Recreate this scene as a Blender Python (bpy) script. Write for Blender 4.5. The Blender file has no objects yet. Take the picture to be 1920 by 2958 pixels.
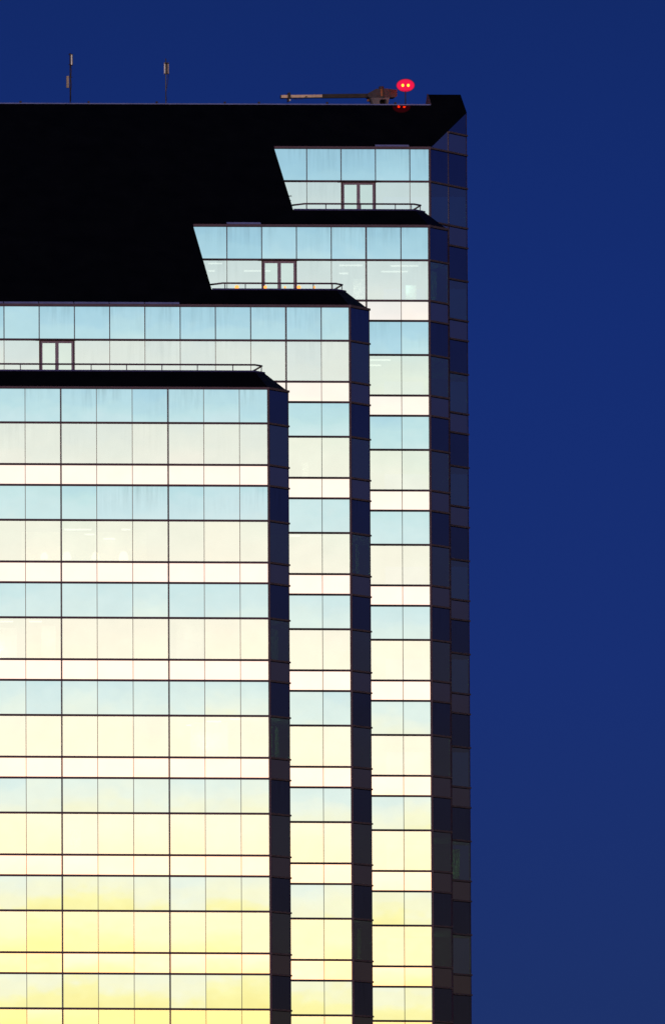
import bpy, bmesh, math, random
from mathutils import Vector, Matrix

# ---------------------------------------------------------------- units
# The tower is laid out on its own facade module (1 module = 1.44 m).
# X runs along the facade, Y into the building, Z up (0 = main eave datum).
MOD = 1.44
ZG = 29.3                       # street level lies this many modules below the datum
def W(x, y, z): return Vector((x * MOD, y * MOD, (z + ZG) * MOD))

scene = bpy.context.scene
COL = scene.collection

# ---------------------------------------------------------------- camera
F_PX, CX, CY = 23597.88, -4847.68, 3079.76
ROT = ((0.9998804563783894, 0.0143143956238093, 0.005845599239491045),
       (-0.014551947316656702, 0.998975593604948, 0.042848619708631054),
       (-0.005226258875803702, -0.042928562281617434, 0.9990644747755755))
CAM = (-48.405092, -229.147479, -28.086047)
cam_data = bpy.data.cameras.new('camera')
cam_data.sensor_fit = 'HORIZONTAL'
cam_data.sensor_width = 36.0
cam_data.lens = F_PX / 1920 * 36.0
cam_data.shift_x = (960 - CX) / 1920
cam_data.shift_y = (CY - 1479) / 1920
cam_data.clip_start = 1.0
cam_data.clip_end = 20000.0
cam = bpy.data.objects.new('camera', cam_data)
COL.objects.link(cam)
r_, f_, u_ = (Vector(v) for v in ROT)
m = Matrix.Identity(4)
for i in range(3):
    m[i][0], m[i][1], m[i][2] = r_[i], u_[i], -f_[i]
m.translation = W(*CAM)
cam.matrix_world = m
scene.camera = cam

def at(px, py, Y):
    """module coordinates of the photograph's point (px, py) lying at depth Y"""
    a, b = (px - CX) / F_PX, (CY - py) / F_PX
    d = r_ * a + u_ * b + f_
    t = (Y - CAM[1]) / d.y
    return (CAM[0] + d.x * t, Y, CAM[2] + d.z * t)

# ---------------------------------------------------------------- sky and light
world = bpy.data.worlds.new('World')
scene.world = world
world.use_nodes = True
nt = world.node_tree
for n in list(nt.nodes): nt.nodes.remove(n)
def wn(t, **k):
    n = nt.nodes.new(t)
    for a, v in k.items(): setattr(n, a, v)
    return n
def wmath(op, a, b=None, c=None, clamp=False):
    n = wn('ShaderNodeMath', operation=op, use_clamp=clamp)
    for i, v in enumerate((a, b, c)):
        if v is None: continue
        if isinstance(v, (int, float)): n.inputs[i].default_value = v
        else: nt.links.new(v, n.inputs[i])
    return n.outputs[0]
tc = wn('ShaderNodeTexCoord')
sep = wn('ShaderNodeSeparateXYZ')
nt.links.new(tc.outputs['Generated'], sep.inputs[0])
X_, Y_, Z_ = sep.outputs
hyp = wmath('SQRT', wmath('ADD', wmath('MULTIPLY', X_, X_), wmath('MULTIPLY', Y_, Y_)))
west = wmath('MULTIPLY', wmath('DIVIDE', Y_, wmath('MAXIMUM', hyp, 1e-4)), -1.0)   # +1 towards the sunset, -1 opposite
# soft thin cloud streaks low over the sunset
mp = wn('ShaderNodeMapping'); mp.inputs['Scale'].default_value = (9, 9, 60)
nt.links.new(tc.outputs['Generated'], mp.inputs[0])
ns = wn('ShaderNodeTexNoise'); ns.inputs['Scale'].default_value = 1.6; ns.inputs['Detail'].default_value = 5
nt.links.new(mp.outputs[0], ns.inputs['Vector'])
cloud = wmath('MULTIPLY', wmath('SUBTRACT', ns.outputs['Fac'], 0.5), 0.019)
zc = wmath('ADD', Z_, cloud)
SC = 2.5
def ramp(stops, inp, scale=SC):
    r = wn('ShaderNodeValToRGB'); cr = r.color_ramp; cr.interpolation = 'LINEAR'
    while len(cr.elements) > 1: cr.elements.remove(cr.elements[-1])
    for i, (p, c) in enumerate(stops):
        e = cr.elements[0] if i == 0 else cr.elements.new(p)
        e.position = p; e.color = (c[0] / scale, c[1] / scale, c[2] / scale, 1)
    nt.links.new(inp, r.inputs[0]); return r.outputs[0]
west_sky = ramp([(0.0, (1.6, 1.0, .30)), (.035, (2.2, 1.26, .36)), (.0507, (2.20, 1.36, .53)), (.0622, (2.10, 1.36, .80)), (.0736, (1.93, 1.34, .93)),
                 (.0855, (1.70, 1.28, .97)), (.0969, (1.50, 1.20, .97)), (.1082, (1.36, 1.16, .96)), (.1196, (1.22, 1.12, .93)),
                 (.1293, (1.00, 1.00, .915)), (.1385, (.92, .96, .89)), (.1478, (.83, .90, .86)), (.20, (.55, .70, .78)),
                 (.30, (.15, .24, .40)), (.5, (.02, .045, .13)), (1.0, (.004, .009, .035))], zc)
side_sky = ramp([(0.0, (.05, .026, .018)), (.05, (.036, .024, .026)), (.08, (.030, .023, .038)), (.11, (.024, .024, .066)), (.15, (.018, .023, .092)),
                 (.3, (.012, .022, .11)), (.6, (.006, .014, .07)), (1.0, (.004, .009, .035))], Z_)
east_sky = ramp([(0.0, (.018, .034, .13)), (.05, (.0118, .0312, .145)), (.09, (.0090, .0285, .172)), (.13, (.0072, .0262, .170)), (.17, (.0062, .0230, .142)),
                 (.3, (.006, .018, .11)), (.6, (.005, .013, .07)), (1.0, (.004, .009, .035))], Z_)
def maprange(v, a, b):
    n = wn('ShaderNodeMapRange', interpolation_type='SMOOTHSTEP')
    nt.links.new(v, n.inputs[0]); n.inputs[1].default_value = a; n.inputs[2].default_value = b
    return n.outputs[0]
def mixc(f, a, b):
    n = wn('ShaderNodeMix', data_type='RGBA'); nt.links.new(f, n.inputs[0])
    nt.links.new(a, n.inputs[6]); nt.links.new(b, n.inputs[7]); return n.outputs[2]
sky1 = mixc(maprange(west, -.92, -.45), east_sky, side_sky)
sky2 = mixc(maprange(west, .15, .88), sky1, west_sky)
bg = wn('ShaderNodeBackground'); bg.inputs['Strength'].default_value = SC
nt.links.new(sky2, bg.inputs['Color'])
wo = wn('ShaderNodeOutputWorld'); nt.links.new(bg.outputs[0], wo.inputs[0])

# last warm afterglow from the west, just above the horizon and to the left of the camera
sun_d = bpy.data.lights.new('afterglow', 'SUN')
sun_d.energy = 0.95; sun_d.angle = math.radians(10); sun_d.color = (1.0, .70, .58)
sun = bpy.data.objects.new('afterglow', sun_d); COL.objects.link(sun)
sun.rotation_euler = Vector((math.sin(math.radians(40)), math.cos(math.radians(40)), -math.tan(math.radians(5)))).to_track_quat('-Z', 'Y').to_euler()
sun.location = W(0, -40, 30)

scene.view_settings.view_transform = 'Standard'
scene.view_settings.look = 'None'
scene.view_settings.exposure = 0.0
scene.view_settings.gamma = 1.0
scene.cycles.max_bounces = 8
scene.cycles.transparent_max_bounces = 16
scene.cycles.sample_clamp_indirect = 4.0

# ---------------------------------------------------------------- materials
def mat(name):
    mm = bpy.data.materials.new(name); mm.use_nodes = True
    t = mm.node_tree
    for n in list(t.nodes): t.nodes.remove(n)
    return mm, t
def N(t, typ, **k):
    n = t.nodes.new(typ)
    for a, v in k.items(): setattr(n, a, v)
    return n
def mathn(t, op, a, b=None, clamp=False):
    n = N(t, 'ShaderNodeMath', operation=op, use_clamp=clamp)
    for i, v in enumerate((a, b)):
        if v is None: continue
        if isinstance(v, (int, float)): n.inputs[i].default_value = v
        else: t.links.new(v, n.inputs[i])
    return n.outputs[0]
def painted(name, col, rough=.5, spec=.3, metal=0.0, noise=.25, scale=3.0):
    mm, t = mat(name)
    p = N(t, 'ShaderNodeBsdfPrincipled'); o = N(t, 'ShaderNodeOutputMaterial')
    t.links.new(p.outputs[0], o.inputs[0])
    tcn = N(t, 'ShaderNodeTexCoord'); nz = N(t, 'ShaderNodeTexNoise')
    nz.inputs['Scale'].default_value = scale; nz.inputs['Detail'].default_value = 4
    t.links.new(tcn.outputs['Object'], nz.inputs['Vector'])
    cr = N(t, 'ShaderNodeValToRGB')
    cr.color_ramp.elements[0].position = .3; cr.color_ramp.elements[1].position = .7
    cr.color_ramp.elements[0].color = tuple(c * (1 - noise) for c in col) + (1,)
    cr.color_ramp.elements[1].color = tuple(min(1, c * (1 + noise)) for c in col) + (1,)
    t.links.new(nz.outputs['Fac'], cr.inputs[0]); t.links.new(cr.outputs[0], p.inputs['Base Color'])
    p.inputs['Roughness'].default_value = rough; p.inputs['Metallic'].default_value = metal
    p.inputs['Specular IOR Level'].default_value = spec
    return mm
def emitter(name, col, st):
    mm, t = mat(name)
    e = N(t, 'ShaderNodeEmission'); o = N(t, 'ShaderNodeOutputMaterial')
    e.inputs[0].default_value = col + (1,); e.inputs[1].default_value = st
    t.links.new(e.outputs[0], o.inputs[0]); return mm

def glass(name, tint, see=0.0, streak=0.0, wave=.0, through=(.95, 1.0, .94)):
    """coated curtain-wall glass: a tinted mirror, partly see-through where it is a window"""
    mm, t = mat(name)
    o = N(t, 'ShaderNodeOutputMaterial')
    g = N(t, 'ShaderNodeBsdfGlossy'); g.inputs['Roughness'].default_value = .012
    tcn = N(t, 'ShaderNodeTexCoord')
    col = N(t, 'ShaderNodeMix', data_type='RGBA', blend_type='MULTIPLY')
    col.inputs[6].default_value = tuple(tint) + (1,)
    col.inputs[0].default_value = 1.0
    # very faint coating mottling
    nz = N(t, 'ShaderNodeTexNoise'); nz.inputs['Scale'].default_value = 1.1; nz.inputs['Detail'].default_value = 4
    t.links.new(tcn.outputs['Object'], nz.inputs['Vector'])
    mr = N(t, 'ShaderNodeMapRange'); mr.inputs[3].default_value = .955; mr.inputs[4].default_value = 1.0
    mr.inputs[1].default_value = .3; mr.inputs[2].default_value = .7
    t.links.new(nz.outputs['Fac'], mr.inputs[0])
    fac = mr.outputs[0]
    if streak > 0:      # rain-borne dirt runs: long vertical stains strongest under the transom
        mp = N(t, 'ShaderNodeMapping'); mp.inputs['Scale'].default_value = (4.0, 4.0, .30)
        t.links.new(tcn.outputs['Object'], mp.inputs[0])
        s1 = N(t, 'ShaderNodeTexNoise'); s1.inputs['Scale'].default_value = 1.5; s1.inputs['Detail'].default_value = 5; s1.inputs['Roughness'].default_value = .6
        t.links.new(mp.outputs[0], s1.inputs['Vector'])
        sm = N(t, 'ShaderNodeMapRange'); sm.inputs[1].default_value = .42; sm.inputs[2].default_value = .75
        t.links.new(s1.outputs['Fac'], sm.inputs[0])
        p1 = N(t, 'ShaderNodeTexNoise'); p1.inputs['Scale'].default_value = .55
        t.links.new(tcn.outputs['Object'], p1.inputs['Vector'])
        pm = N(t, 'ShaderNodeMapRange'); pm.inputs[1].default_value = .42; pm.inputs[2].default_value = .60
        t.links.new(p1.outputs['Fac'], pm.inputs[0])
        uv = N(t, 'ShaderNodeUVMap'); sp = N(t, 'ShaderNodeSeparateXYZ'); t.links.new(uv.outputs[0], sp.inputs[0])
        top = N(t, 'ShaderNodeMapRange'); top.inputs[1].default_value = .05; top.inputs[2].default_value = 1.0
        t.links.new(sp.outputs[1], top.inputs[0])
        d = mathn(t, 'MULTIPLY', mathn(t, 'MULTIPLY', sm.outputs[0], pm.outputs[0]), top.outputs[0])
        d = mathn(t, 'SUBTRACT', 1.0, mathn(t, 'MULTIPLY', d, streak))
        fac = mathn(t, 'MULTIPLY', fac, d)
    cmb = N(t, 'ShaderNodeCombineColor')
    for i in range(3): t.links.new(fac, cmb.inputs[i])
    t.links.new(cmb.outputs[0], col.inputs[7])
    t.links.new(col.outputs[2], g.inputs['Color'])
    if wave > 0:
        b = N(t, 'ShaderNodeBump'); b.inputs['Strength'].default_value = 1.0; b.inputs['Distance'].default_value = wave
        n2 = N(t, 'ShaderNodeTexNoise'); n2.inputs['Scale'].default_value = .9; n2.inputs['Detail'].default_value = 1.5
        t.links.new(tcn.outputs['Object'], n2.inputs['Vector']); t.links.new(n2.outputs['Fac'], b.inputs['Height'])
        t.links.new(b.outputs[0], g.inputs['Normal'])
    if see > 0:
        tr = N(t, 'ShaderNodeBsdfTransparent')
        tr.inputs[0].default_value = through + (1,)
        mx = N(t, 'ShaderNodeMixShader')
        geo = N(t, 'ShaderNodeNewGeometry')
        f = mathn(t, 'MAXIMUM', geo.outputs['Backfacing'], see)    # the inner face lets light straight out
        t.links.new(f, mx.inputs[0]); t.links.new(g.outputs[0], mx.inputs[1]); t.links.new(tr.outputs[0], mx.inputs[2])
        t.links.new(mx.outputs[0], o.inputs[0])
    else:
        t.links.new(g.outputs[0], o.inputs[0])
    return mm

SEE = .16
G_SPAN = glass('blue_spandrel_glass', (.46, .715, .865), wave=.0020)
G_SPAN_D = glass('stained_blue_spandrel_glass', (.44, .695, .87), streak=.28, wave=.0020)
G_VIS = glass('vision_glass', (.80, .955, .965), see=SEE, wave=.0006)
G_VIS_D = glass('stained_vision_glass', (.82, .935, .98), see=SEE, streak=.12, wave=.0006)
G_SILL = glass('pale_sill_glass', (.96, .915, .94), wave=.0009)
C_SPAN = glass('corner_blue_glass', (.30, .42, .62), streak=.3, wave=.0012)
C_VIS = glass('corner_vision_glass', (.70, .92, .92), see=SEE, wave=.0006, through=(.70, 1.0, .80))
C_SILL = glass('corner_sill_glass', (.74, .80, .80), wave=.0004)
M_FRAME = painted('bronze_anodised_frame', (.080, .044, .085), rough=.45, spec=.35, noise=.12)
M_FRAME_L = painted('bronze_door_frame', (.24, .18, .30), rough=.45, spec=.35, noise=.12)
M_JOINT = painted('silicone_joint', (.27, .17, .15), rough=.6, noise=.2)
M_ROOF = painted('black_roof_sheet', (.0025, .0028, .0040), rough=.035, spec=.09, noise=.3, scale=1.2)
M_SKIRT = painted('navy_black_skirt_sheet', (.0025, .003, .012), rough=.5, spec=.06, noise=.3, scale=1.2)
M_CAP = painted('grey_coping_metal', (.05, .05, .19), rough=.6, spec=.15, noise=.1)
M_FLASH = painted('zinc_flashing', (.16, .19, .46), rough=.5, spec=.3, noise=.15)
M_BODY = painted('dark_concrete_core', (.05, .05, .05), rough=.9, noise=.2)
M_CEIL = painted('office_interior', (.18, .18, .17), rough=.9, noise=.1)
M_WALL = painted('white_office_wall', (.75, .74, .68), rough=.9, noise=.05)
M_RAIL = painted('mauve_painted_steel', (.085, .050, .10), rough=.45, spec=.4, noise=.12)
M_STEEL = painted('dull_galvanised_steel', (.10, .09, .095), rough=.5, spec=.4, noise=.25)
M_CFRAME = painted('bronze_corner_frame', (.12, .085, .10), rough=.4, spec=.3, noise=.12)
M_DARK2 = painted('black_gasket', (.008, .006, .008), rough=.8, spec=.1, noise=.1)
M_DARK = painted('dark_weathered_steel', (.035, .025, .032), rough=.55, noise=.35)
M_BOOM = painted('pale_pink_boom_paint', (.70, .50, .42), rough=.5, noise=.18, scale=6)
M_HOUSE = painted('weathered_grey_housing', (.040, .036, .055), rough=.6, noise=.35, scale=5)
M_RUST = painted('rusty_panel', (.22, .10, .06), rough=.7, noise=.3)
M_PED = painted('pale_grey_pedestal', (.12, .115, .15), rough=.6, noise=.25)
M_PANEL = painted('weathered_cream_radome', (.36, .29, .25), rough=.5, noise=.15)
M_PANELW = painted('white_radome', (.80, .80, .86), rough=.4, noise=.1)
M_GROUND = painted('asphalt_ground', (.05, .05, .052), rough=.9, noise=.3, scale=.05)
M_CURT, _t = mat('pale_curtain_cloth')
_o = N(_t, 'ShaderNodeOutputMaterial'); _d = N(_t, 'ShaderNodeBsdfDiffuse'); _d.inputs[0].default_value = (.55, .58, .45, 1)
_l = N(_t, 'ShaderNodeBsdfTranslucent'); _l.inputs[0].default_value = (.6, .65, .5, 1); _m = N(_t, 'ShaderNodeMixShader'); _m.inputs[0].default_value = .6
_t.links.new(_d.outputs[0], _m.inputs[1]); _t.links.new(_l.outputs[0], _m.inputs[2]); _t.links.new(_m.outputs[0], _o.inputs[0])
M_TUBE = emitter('fluorescent_tube', (1.0, .98, .92), 1.15)
M_SHADE = emitter('warm_lamp_shade', (1.0, .70, .42), 2.1)
M_BULB = emitter('beacon_bulb', (1.0, .026, .0006), 350.0)
M_ORANGE = emitter('sodium_globe', (1.0, .33, .075), 2.1)

def red_halo():  # halation around the bulbs, put into an emissive colour that fades at the rim
    mm, t = mat('red_beacon_halo')
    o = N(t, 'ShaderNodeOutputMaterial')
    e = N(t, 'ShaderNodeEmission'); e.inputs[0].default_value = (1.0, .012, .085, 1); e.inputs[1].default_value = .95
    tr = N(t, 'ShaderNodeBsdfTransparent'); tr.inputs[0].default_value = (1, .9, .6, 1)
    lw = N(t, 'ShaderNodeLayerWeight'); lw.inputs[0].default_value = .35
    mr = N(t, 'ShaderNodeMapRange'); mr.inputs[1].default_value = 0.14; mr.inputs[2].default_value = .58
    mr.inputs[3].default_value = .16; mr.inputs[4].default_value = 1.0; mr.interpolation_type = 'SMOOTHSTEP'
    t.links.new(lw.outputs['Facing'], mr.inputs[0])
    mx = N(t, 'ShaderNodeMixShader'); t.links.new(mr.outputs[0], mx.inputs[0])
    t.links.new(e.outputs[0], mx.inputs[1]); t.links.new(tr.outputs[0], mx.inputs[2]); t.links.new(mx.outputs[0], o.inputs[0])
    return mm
M_HALO = red_halo()

# ---------------------------------------------------------------- mesh helpers (all in module units)
def link(name, bm, material, parent=None, smooth=False):
    me = bpy.data.meshes.new(name)
    bmesh.ops.recalc_face_normals(bm, faces=bm.faces)
    bm.to_mesh(me); bm.free()
    if smooth:
        for p in me.polygons: p.use_smooth = True
    me.materials.append(material)
    o = bpy.data.objects.new(name, me); COL.objects.link(o)
    if parent: o.parent = parent
    return o
def box(bm, x0, x1, y0, y1, z0, z1):
    vs = [bm.verts.new(W(x, y, z)) for z in (z0, z1) for x, y in ((x0, y0), (x1, y0), (x1, y1), (x0, y1))]
    for f in ((0, 3, 2, 1), (4, 5, 6, 7), (0, 1, 5, 4), (1, 2, 6, 5), (2, 3, 7, 6), (3, 0, 4, 7)):
        bm.faces.new([vs[i] for i in f])
def prism_xy(bm, pts, z0, z1):
    a = [bm.verts.new(W(x, y, z0)) for x, y in pts]; b = [bm.verts.new(W(x, y, z1)) for x, y in pts]
    n = len(pts); bm.faces.new(a[::-1]); bm.faces.new(b)
    for i in range(n): bm.faces.new([a[i], a[(i + 1) % n], b[(i + 1) % n], b[i]])
def prism_xz(bm, pts, y0, y1):
    a = [bm.verts.new(W(x, y0, z)) for x, z in pts]; b = [bm.verts.new(W(x, y1, z)) for x, z in pts]
    n = len(pts); bm.faces.new(a); bm.faces.new(b[::-1])
    for i in range(n): bm.faces.new([a[i], a[(i + 1) % n], b[(i + 1) % n], b[i]])
def prism_yz(bm, pts, x0, x1):
    a = [bm.verts.new(W(x0, y, z)) for y, z in pts]; b = [bm.verts.new(W(x1, y, z)) for y, z in pts]
    n = len(pts); bm.faces.new(a); bm.faces.new(b[::-1])
    for i in range(n): bm.faces.new([a[i], a[(i + 1) % n], b[(i + 1) % n], b[i]])
def slab(bm, pts, off):
    """3-D polygon given in modules, thickened by the vector off"""
    a = [bm.verts.new(W(*q)) for q in pts]; b = [bm.verts.new(W(q[0] + off[0], q[1] + off[1], q[2] + off[2])) for q in pts]
    n = len(pts); bm.faces.new(a); bm.faces.new(b[::-1])
    for i in range(n): bm.faces.new([a[i], a[(i + 1) % n], b[(i + 1) % n], b[i]])
def tube(bm, pts, r, seg=10):
    P = [W(*q) for q in pts]; R = r * MOD; rings = []
    for i, q in enumerate(P):
        if i == 0: d = P[1] - P[0]
        elif i == len(P) - 1: d = P[-1] - P[-2]
        else: d = (P[i + 1] - q).normalized() + (q - P[i - 1]).normalized()
        d.normalize()
        ref = Vector((0, 0, 1)) if abs(d.z) < .9 else Vector((0, 1, 0))
        a = d.cross(ref).normalized(); b = d.cross(a)
        rings.append([bm.verts.new(q + (a * math.cos(t) + b * math.sin(t)) * R) for t in [2 * math.pi * k / seg for k in range(seg)]])
    for i in range(len(rings) - 1):
        for k in range(seg): bm.faces.new([rings[i][k], rings[i][(k + 1) % seg], rings[i + 1][(k + 1) % seg], rings[i + 1][k]])
    bm.faces.new(rings[0][::-1]); bm.faces.new(rings[-1])
def lathe(bm, c, prof, seg=20):
    rings = []
    for r, z in prof:
        rings.append([bm.verts.new(W(c[0] + r * math.cos(2 * math.pi * k / seg), c[1] + r * math.sin(2 * math.pi * k / seg), c[2] + z)) for k in range(seg)])
    for i in range(len(rings) - 1):
        for k in range(seg): bm.faces.new([rings[i][k], rings[i][(k + 1) % seg], rings[i + 1][(k + 1) % seg], rings[i + 1][k]])
    bm.faces.new(rings[0][::-1]); bm.faces.new(rings[-1])
def ball(bm, c, r, sx=1, sy=1, sz=1, seg=20):
    mt = Matrix.Translation(W(*c)) @ Matrix.Diagonal((sx, sy, sz, 1))
    bmesh.ops.create_uvsphere(bm, u_segments=seg, v_segments=max(8, seg // 2), radius=r * MOD, matrix=mt)
def tag(o, label=None, cat=None, group=None, kind=None):
    if label: o['label'] = label
    if cat: o['category'] = cat
    if group: o['group'] = group
    if kind: o['kind'] = kind
    return o
def thing(name, label, cat, loc, group=None):
    o = bpy.data.objects.new(name, None); COL.objects.link(o)
    o.empty_display_size = .2
    o.location = (0, 0, 0)
    o['base'] = [float(v) for v in W(*loc)]
    tag(o, label, cat, group); return o
def settle(o):
    """move a thing's empty to its base and keep its parts where they stand"""
    b = Vector(o['base']); del o['base']
    o.location = b
    for ch in o.children:
        ch.matrix_parent_inverse = Matrix.Translation(-b)

# ---------------------------------------------------------------- the tower's measures
HB, HC, HW = 0.98754, 1.17614, 0.58535
ST = HB + HC + HW
Z0 = 1.08466
D = 3.04617
SL = ST / D
C7 = 2 ** -.5
KC = .8204
def lev(n, i): return Z0 - n * ST - (0, HB, HB + HC)[i]
XC = {1: 2 + KC, 2: 5 + KC, 3: 8 + KC, 4: 9.593}         # front right corner of each stepped block
CH = {1: 1, 2: 1, 3: 1, 4: 2}                            # corner face width in modules
YF = {1: 0.0, 2: D, 3: 2 * D, 4: 3 * D}
XO = {f: XC[f] + C7 * CH[f] for f in XC}
TOPN = {1: 0, 2: -1, 3: -2, 4: -3}
NOTCH3, NOTCH4 = 2.03, 5.05
RIDGE = 10.85; FIN = 11.27; FINX = 10.05
DP = .61
XL = -9.0                                                # the facade is built on to here, past the picture's left edge
def S(y): return Z0 + SL * y
rnd = random.Random(7)

tower = thing('glass_tower', 'stepped mirror glass office tower with steep black roof and chamfered corner bays', 'building', (0, 6, -ZG + .0))

# --- panes
def rot_small(rx, rz): return Matrix.Rotation(rx, 3, 'X') @ Matrix.Rotation(rz, 3, 'Z')
def pane(name, origin, ax, u0, u1, z0, z1, material, bow, tilt=.0016):
    """glass panel in the vertical plane through origin with direction ax; bowed and set a hair out of true like real glass"""
    nrm = Vector((ax[1], -ax[0], 0))                     # outward
    g = .006
    u0 += g; u1 -= g; z0 += g; z1 -= g
    bm = bmesh.new(); uvl = bm.loops.layers.uv.new('UVMap')
    nu, nz = 4, 8
    th = .016
    uc, zc_ = (u0 + u1) / 2, (z0 + z1) / 2
    rx = rnd.gauss(0, tilt); rz = rnd.gauss(0, tilt * .7)
    bu = bow * .25 * rnd.uniform(.3, 1)
    grid = []
    for j in range(nz + 1):
        row = []
        for i in range(nu + 1):
            a = -1 + 2 * i / nu; b = -1 + 2 * j / nz
            u = uc + (u1 - u0) / 2 * a; z = zc_ + (z1 - z0) / 2 * b
            # slope at the edge = bow (radians)
            h = -bow * (z1 - z0) / 4 * b * b - bu * (u1 - u0) / 4 * a * a
            h += rx * (z1 - z0) / 2 * b + rz * (u1 - u0) / 2 * a
            row.append(bm.verts.new(W(origin[0] + ax[0] * u + nrm.x * h, origin[1] + ax[1] * u + nrm.y * h, z)))
        grid.append(row)
    for j in range(nz):
        for i in range(nu):
            f = bm.faces.new([grid[j][i], grid[j][i + 1], grid[j + 1][i + 1], grid[j + 1][i]])
            f.smooth = True
            for l, (a, b) in zip(f.loops, ((i, j), (i + 1, j), (i + 1, j + 1), (i, j + 1))): l[uvl].uv = (a / nu, b / nz)
    back = [bm.verts.new(W(origin[0] + ax[0] * u - nrm.x * th, origin[1] + ax[1] * u - nrm.y * th, z)) for u, z in ((u0, z0), (u1, z0), (u1, z1), (u0, z1))]
    bm.faces.new(back[::-1])
    dup = lambda v: bm.verts.new(v.co)                   # own vertices, so the edge does not bend the glass normals
    edges = [[dup(grid[0][i]) for i in range(nu + 1)], [dup(grid[j][nu]) for j in range(nz + 1)],
             [dup(grid[nz][i]) for i in range(nu, -1, -1)], [dup(grid[j][0]) for j in range(nz, -1, -1)]]
    for k in range(4):
        bm.faces.new(edges[k][::-1] + [back[k], back[(k + 1) % 4]])
    me = bpy.data.meshes.new(name); bm.to_mesh(me); bm.free()
    me.materials.append(material)
    o = bpy.data.objects.new(name, me); COL.objects.link(o); o.parent = tower
    return o
FX = (1.0, 0.0, 0.0)
CHX = (C7, C7, 0.0)
TYPES = ('spandrel_pane', 'vision_pane', 'sill_pane')
def bowfor(i):
    return (rnd.uniform(.0015, .0060), rnd.uniform(-.0005, .0022), rnd.uniform(-.001, .002))[i]
doors = {(2, -1, -3), (3, -2, 4), (4, -3, 7)}
def front(f, n, i, k, a=None, b=None):
    if i == 1 and (f, n, k) in doors: return
    u0 = k if a is None else a
    u1 = (XC[f] - .03 if k == int(XC[f]) else k + 1) if b is None else b
    top = n == TOPN[f]
    mt = ((G_SPAN_D if top else G_SPAN), (G_VIS_D if top else G_VIS), G_SILL)[i]
    if i == 0 and not top and n < 2 and rnd.random() < .35: mt = G_SPAN_D
    z1 = lev(n, i); z0 = lev(n, i + 1) if i < 2 else lev(n + 1, 0)
    pane(TYPES[i], (0, YF[f], 0), FX, u0, u1, z0, z1, mt, bowfor(i), tilt=(.0022, .0012, .0012)[i])
rows_done = 0
for k in range(-5, 3):
    for n in range(0, 7):
        for i in range(3): front(1, n, i, k)
for k in range(-5, 6):
    for i in range(3):
        if i < 2 or k >= 1: front(2, -1, i, k)
for k in (4, 5):
    for n in range(0, 7):
        for i in range(3): front(2, n, i, k)
for k in range(2, 9):
    for i in range(3):
        if i < 2 or k >= 4: front(3, -2, i, k, a=NOTCH3 + .01 if k == 2 else None)
for k in (7, 8):
    for n in range(-1, 7):
        for i in range(3): front(3, n, i, k)
for k in range(5, 10):
    for i in range(2): front(4, -3, i, k, a=NOTCH4 + .01 if k == 5 else None)
# chamfered corner panes
CTYPES = ('corner_spandrel_pane', 'corner_vision_pane', 'corner_sill_pane')
def corner(f, n, i, j):
    z1 = lev(n, i); z0 = lev(n, i + 1) if i < 2 else lev(n + 1, 0)
    u0, u1 = j, j + 1
    if j == 0: u0 += .03
    pane(CTYPES[i], (XC[f], YF[f], 0), CHX, u0 + .008, u1 - .008, z0, z1, (C_SPAN, C_VIS, C_SILL)[i], bowfor(i) * .6)
for f in (1, 2, 3):
    for n in range(TOPN[f], 7):
        for i in range(3): corner(f, n, i, 0)
for n in range(-3, 7):
    for i in range(3):
        corner(4, n, i, 1)
        if n < -1: corner(4, n, i, 0)
# panes cut off by the roof slope at the top of the big corner
def cut_pane(poly, name='corner_sill_pane', material=C_SILL):
    bm = bmesh.new()
    pts = [(XC[4] + C7 * u, YF[4] + C7 * u, z) for u, z in poly]
    slab(bm, pts, (-.011, .011, 0))
    link(name, bm, material, tower)
def su(u): return S(YF[4] + C7 * u) - .02
zt = lev(-3, 0)
cut_pane([(.04, zt + .03), (.99, zt + .03), (.99, su(.99))])
cut_pane([(1.01, zt + .03), (1.985, zt + .03), (1.985, zt + HW - .006), (1.01, zt + HW - .006)])
z5 = lev(-4, 2)
cut_pane([(1.01, z5 + .006), (1.985, z5 + .006), (1.985, su(1.985)), (1.01, su(1.01))], 'corner_vision_pane', C_SPAN)

# --- transoms (a projecting bar on every floor line) and mullions
TH, TP = .050, .034
def transom(f, z, x0, x1, name='transom', th=TH):
    y = YF[f]; bm = bmesh.new()
    t225 = math.tan(math.radians(22.5))
    pr = TP
    xe = x1 + pr * t225 if x1 >= XC[f] - .01 else x1
    prism_xy(bm, [(x0, y - pr), (xe, y - pr), (x1, y + .03), (x0, y + .03)], z - th / 2, z + th / 2)
    prism_xy(bm, [(x0, y - .006), (x1, y - .006), (x1, y + .03), (x0, y + .03)], z - th / 2 - .010, z - th / 2 - .0005)
    return link(name, bm, M_FRAME, tower)
def corner_transom(f, z, u0, u1, th=TH):
    bm = bmesh.new(); pr = TP; t225 = math.tan(math.radians(22.5))
    def P(u, o): return (XC[f] + C7 * u + C7 * o, YF[f] + C7 * u - C7 * o)
    a0 = -pr * t225 + .002 if u0 == 0 else 0
    a1 = .02 if u1 == CH[f] else 0
    prism_xy(bm, [P(u0 + a0, pr), P(u1 + a1, pr), P(u1 + a1, -.03), P(u0, -.03)], z - th / 2, z + th / 2)
    o = link('corner_transom', bm, M_CFRAME, tower)
    bm = bmesh.new()                                     # dark shadow gap and gasket under the bar
    prism_xy(bm, [P(u0 + .03, .010), P(u1, .010), P(u1, -.03), P(u0 + .03, -.03)], z - th / 2 - .016, z - th / 2 - .0005)
    link('gasket', bm, M_DARK2, o)
    return o
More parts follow.
